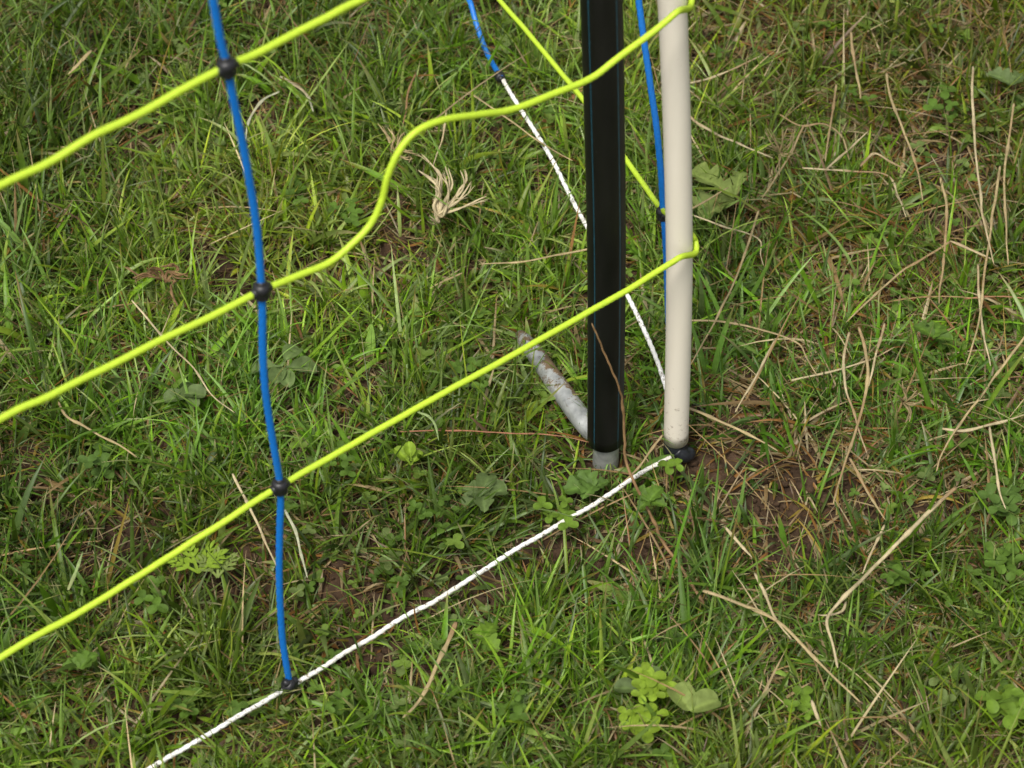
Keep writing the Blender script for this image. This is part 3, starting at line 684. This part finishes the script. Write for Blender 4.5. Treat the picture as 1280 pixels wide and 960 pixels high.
# ------------------------------------------------------------------ grass
GP = np.array([(.105, .190, .010), (.135, .225, .010), (.175, .255, .014), (.135, .20, .035), (.185, .235, .065), (.23, .285, .02), (.075, .135, .008)])
GW = np.array([.22, .22, .18, .14, .08, .08, .08])
DP = np.array([(.36, .27, .14), (.26, .17, .075), (.26, .125, .035), (.42, .34, .19), (.33, .24, .045), (.18, .11, .055)])
DW = np.array([.22, .22, .20, .14, .12, .10])
front_line = (PF, PB); back_line = (QA, QB)
def seg_dist(x, y, a, b):
    d = (b - a)[:2]; L = np.dot(d, d); t = np.clip(((x - a[0]) * d[0] + (y - a[1]) * d[1]) / L, 0, 1)
    return np.hypot(x - a[0] - t * d[0], y - a[1] - t * d[1])
PLANTS = [(o.location.x, o.location.y) for o in col.objects if o.type == 'EMPTY' and o.get('category') in ('weed', 'clover', 'dead tuft')]
def blades(x, y, az, L, W, lean, curve, twist, cols, tipc, nseg, fold=True):
    N = len(x); P = np.stack([x, y, gh(x, y) - 0.001], 1); out = []; d = az.copy()
    ds = L / nseg; phi = lean.copy(); nc = 3 if fold else 2; TT = []
    for i in range(nseg + 1):
        s = i / nseg
        t = np.stack([np.sin(phi) * np.cos(d), np.sin(phi) * np.sin(d), np.cos(phi)], 1)
        side = np.stack([-np.sin(d), np.cos(d), np.zeros(N)], 1)
        nrm = np.cross(t, side); a = twist * (0.3 + s)
        sd = side * np.cos(a)[:, None] + nrm * np.sin(a)[:, None]; nn = np.cross(sd, t)
        w = W * (0.55 + 0.45 * min(1, s * 4)) * (1 - s ** 2.6) ** .9 * .5 + 0.00006
        if fold:
            out.append(P - sd * w[:, None] + nn * (w * .35)[:, None]); out.append(P.copy()); out.append(P + sd * w[:, None] + nn * (w * .35)[:, None])
        else:
            out.append(P - sd * w[:, None]); out.append(P + sd * w[:, None])
        kb = max(0, 1 - s * 5); kt = np.clip((s - .72) / .28, 0, 1)
        c = cols * (1 - .5 * kb) + np.array([.20, .17, .07]) * .5 * kb
        c = c * (1 - kt) + tipc * kt
        TT += [c] * nc
        P = P + t * ds[:, None]
        phi = phi + curve / nseg; d = d + 0.25 * twist / nseg
        low = P[:, 2] < gh(P[:, 0], P[:, 1]) + .0015
        P[:, 2] = np.maximum(P[:, 2], gh(P[:, 0], P[:, 1]) + .0015); phi = np.where(low, np.minimum(phi, 1.5), phi)
    V = np.stack(out, 1).reshape(-1, 3); T = np.stack(TT, 1).reshape(-1, 3)
    per = nc * (nseg + 1); base = np.arange(N)[:, None] * per; F = []
    for i in range(nseg):
        for j in range(nc - 1):
            F.append(np.stack([base[:, 0] + i * nc + j, base[:, 0] + i * nc + j + 1, base[:, 0] + (i + 1) * nc + j + 1, base[:, 0] + (i + 1) * nc + j], 1))
    return V, np.concatenate(F), T
def grass_set(x0, x1, y0, y1, ntuft, per, nrand, seed, hole=None, scale=1.0, nseg=6, fold=True, flat=0.0, dead=0.16):
    g = np.random.default_rng(seed)
    tx = g.uniform(x0, x1, ntuft); ty = g.uniform(y0, y1, ntuft); cnt = g.integers(per[0], per[1], ntuft)
    ti = np.repeat(np.arange(ntuft), cnt); n = len(ti)
    rr = np.abs(g.normal(0, .0075 * scale, n)); aa = g.uniform(0, 2 * np.pi, n)
    x = tx[ti] + rr * np.cos(aa); y = ty[ti] + rr * np.sin(aa)
    tl = g.uniform(.75, 1.35, ntuft)[ti]; tw = g.uniform(.7, 1.35, ntuft)[ti]; taz = g.uniform(0, 2 * np.pi, ntuft)[ti]; tlean = g.uniform(0, .55, ntuft)[ti]
    tc = g.choice(len(GP), ntuft, p=GW)[ti]
    # outward splay combined with the tuft's own lean
    vx = np.cos(aa) * (.2 + rr / .009 / scale * .45) + np.cos(taz) * tlean + g.normal(0, .28, n); vy_ = np.sin(aa) * (.2 + rr / .009 / scale * .45) + np.sin(taz) * tlean + g.normal(0, .28, n)
    az = np.arctan2(vy_, vx); lean = np.clip(np.hypot(vx, vy_) * .8, .05, 1.35)
    x = np.concatenate([x, g.uniform(x0, x1, nrand)]); y = np.concatenate([y, g.uniform(y0, y1, nrand)])
    az = np.concatenate([az, g.uniform(0, 2 * np.pi, nrand)]); lean = np.concatenate([lean, g.uniform(.3, 1.45, nrand)])
    tl = np.concatenate([tl, g.uniform(.6, 1.4, nrand)]); tw = np.concatenate([tw, g.uniform(.5, 1.3, nrand)])
    tc = np.concatenate([tc, g.choice(len(GP), nrand, p=GW)]); N = len(x)
    own = g.choice(len(GP), N, p=GW); pick = np.where(g.random(N) < .45, own, tc)
    L = g.gamma(6, 1 / 6, N) * .0265 * tl * (1 + flat * .3); W = g.gamma(5, 1 / 5, N) * .00138 * tw * scale
    wide = g.random(N) < .07; W = np.where(wide, W * 1.9, W); L = np.where(wide, L * 1.1, L)
    if flat: lean = np.clip(lean + flat * .6, 0, 1.5)
    curve = g.normal(.65, .55, N); twist = g.normal(0, .7, N)
    b = bare(x, y)
    o_ = np.array([0, -.010, 0]); dist = np.minimum(np.minimum(seg_dist(x, y, PF, PB + (PB - PF)), seg_dist(x, y, PF + o_, PB + o_ + (PB - PF))), seg_dist(x, y, QA, QB + (QB - QA) * .5))
    near = .8 * np.clip(1.3 - dist / .014, 0, 1)
    post = np.maximum(np.exp(-((x - C_LOW[0]) / .014) ** 2 - ((y - YC + .015) / .018) ** 2), np.exp(-((x - black[0][0]) / .016) ** 2 - ((y - YB + .015) / .018) ** 2))
    near = np.maximum(near, np.clip(post * .95, 0, 1))
    kp = on_z(362, 868, 0); near = np.maximum(near, np.clip(1.5 * np.exp(-((x - kp[0]) / .012) ** 2 - ((y - kp[1]) / .014) ** 2), 0, 1))
    pl = np.full(N, 9.)
    for (qx, qy) in PLANTS: pl = np.minimum(pl, np.hypot(x - qx, y - qy))
    pn = np.clip(1 - pl / .014, 0, 1)
    L = L * (1 - .5 * b) * (1 - .6 * near) * (1 - .2 * pn)
    px, py = project(np.stack([x, y, np.zeros(N)], 1))
    right = np.clip((px - 830) / 120, 0, 1) * np.clip((780 - py) / 150, 0, 1)
    py_fade = 1
    dprob = dead - .03 + .26 * right + .3 * b + .12 * (vnoise(x, y, 22, 81) > .62)
    isd = g.random(N) < dprob
    cols = GP[pick] * (.45 + 1.05 * g.random(N) ** 1.2)[:, None]
    cols *= (0.62 + .85 * vnoise(x, y, 12, 82))[:, None]
    yl = vnoise(x, y, 7, 83)[:, None]; cols = cols * np.array([.97, 1.04, 1.0]); cols = cols * (1 + (yl - .45) * np.array([.6, .12, .1])); gy = cols.mean(1)[:, None]; mixg = (g.random(N) ** 2 * .45)[:, None]; cols = cols * (1 - mixg) + gy * mixg * np.array([1.15, 1.25, .7])
    dcol = DP[g.choice(len(DP), N, p=DW)] * g.uniform(.6, 1.15, N)[:, None]
    cols = np.where(isd[:, None], dcol, cols)
    tip = np.where((g.random(N) < .28)[:, None], DP[g.choice(4, N)] * .9, cols)
    lean = np.where(isd, np.clip(lean + .5, 0, 1.52), lean); W = np.where(isd, W * .8, W)
    keep = g.random(N) > .97 * b
    keep &= g.random(N) > .22 * near
    keep &= np.hypot(x - C_LOW[0], y - YC) > .011
    keep &= np.hypot(x - black[0][0], y - YB) > .013
    keep &= seg_dist(x, y, f1, f4) > .0055
    keep &= g.random(N) > .3 * pn
    if hole: keep &= ~((x > hole[0]) & (x < hole[1]) & (y > hole[2]) & (y < hole[3]))
    q = keep
    return blades(x[q], y[q], az[q], L[q] * (scale ** .5), W[q], lean[q], curve[q], twist[q], cols[q], tip[q], nseg, fold)
CORE = (-.43, .43, -.36, .47)
def add_grass(name, label, args, kw, cat='grass'):
    V, F, T = grass_set(*args, **kw)
    return tag(link(name, np_mesh(name, V, F, T), M['grass']), label, cat, kind='stuff')
add_grass('grass', 'dense short green pasture grass around the posts', (*CORE, 5200, (10, 27), 22000, 1), dict(nseg=6))
add_grass('dead_grass', 'flattened dead and brown blades matted under the grass', (*CORE, 10, (5, 9), 9000, 2), dict(nseg=5, flat=1.0, dead=.72), 'dead grass')
add_grass('grass', 'pasture grass outside the close view around the corner', (-1.3, 1.3, -1.3, 1.6, 9000, (7, 16), 20000, 3), dict(nseg=4, fold=False, hole=CORE, scale=1.5))
add_grass('grass', 'rougher pasture grass farther away over the field', (-5, 5, -5, 6, 9000, (7, 14), 30000, 4), dict(nseg=3, fold=False, hole=(-1.3, 1.3, -1.3, 1.6), scale=3.5))

g = np.random.default_rng(44); N = 420
x = g.uniform(.05, .42, N); y = g.uniform(-.3, .45, N); x[:110] = g.uniform(-.42, .05, 110)
x[110:] += 0; kp = g.random(N) < .35 + .65 * (vnoise(x, y, 10, 91) > .45); x = x[kp]; y = y[kp]; N = len(x)
c = DP[[0, 3, 3, 1]][g.integers(0, 4, N)] * g.uniform(.75, 1.25, N)[:, None]
V, F, T = blades(x, y, g.uniform(0, 6.28, N), g.uniform(.035, .085, N), g.uniform(.0007, .0013, N), g.uniform(.5, 1.25, N), g.uniform(.1, .9, N), g.normal(0, .4, N), c, c, 6, True)
tag(link('dead_grass', np_mesh('dead_grass', V, F, T), M['straw']), 'thin dry stalks tangled through the green grass', 'dead grass', kind='stuff')

# soil crumbs and litter on the bare patches
def crumbs(n, seed):
    g = np.random.default_rng(seed); ph = (1 + 5 ** .5) / 2
    iv = np.array([(-1, ph, 0), (1, ph, 0), (-1, -ph, 0), (1, -ph, 0), (0, -1, ph), (0, 1, ph), (0, -1, -ph), (0, 1, -ph), (ph, 0, -1), (ph, 0, 1), (-ph, 0, -1), (-ph, 0, 1)]) / 1.9
    it = np.array([(0,11,5),(0,5,1),(0,1,7),(0,7,10),(0,10,11),(1,5,9),(5,11,4),(11,10,2),(10,7,6),(7,1,8),(3,9,4),(3,4,2),(3,2,6),(3,6,8),(3,8,9),(4,9,5),(2,4,11),(6,2,10),(8,6,7),(9,8,1)])
    x = g.uniform(-.43, .43, n); y = g.uniform(-.36, .47, n); k = g.random(n) < bare(x, y) + .08; x = x[k]; y = y[k]; n = len(x)
    r = g.gamma(2.2, .0007, n)[:, None, None]
    V = iv[None] * (1 + g.normal(0, .18, (n, 12, 1))) * r * g.uniform(.6, 1.2, (n, 1, 3)) + np.stack([x, y, gh(x, y) + .0008], 1)[:, None, :]
    F = it[None] + (np.arange(n) * 12)[:, None, None]
    return V.reshape(-1, 3), F.reshape(-1, 3)
V, F = crumbs(26000, 8)
tag(link('soil_crumbs', np_mesh('soil_crumbs', V, F), M['soil']), 'crumbs of brown soil on the bare patches', 'soil crumbs', kind='stuff')
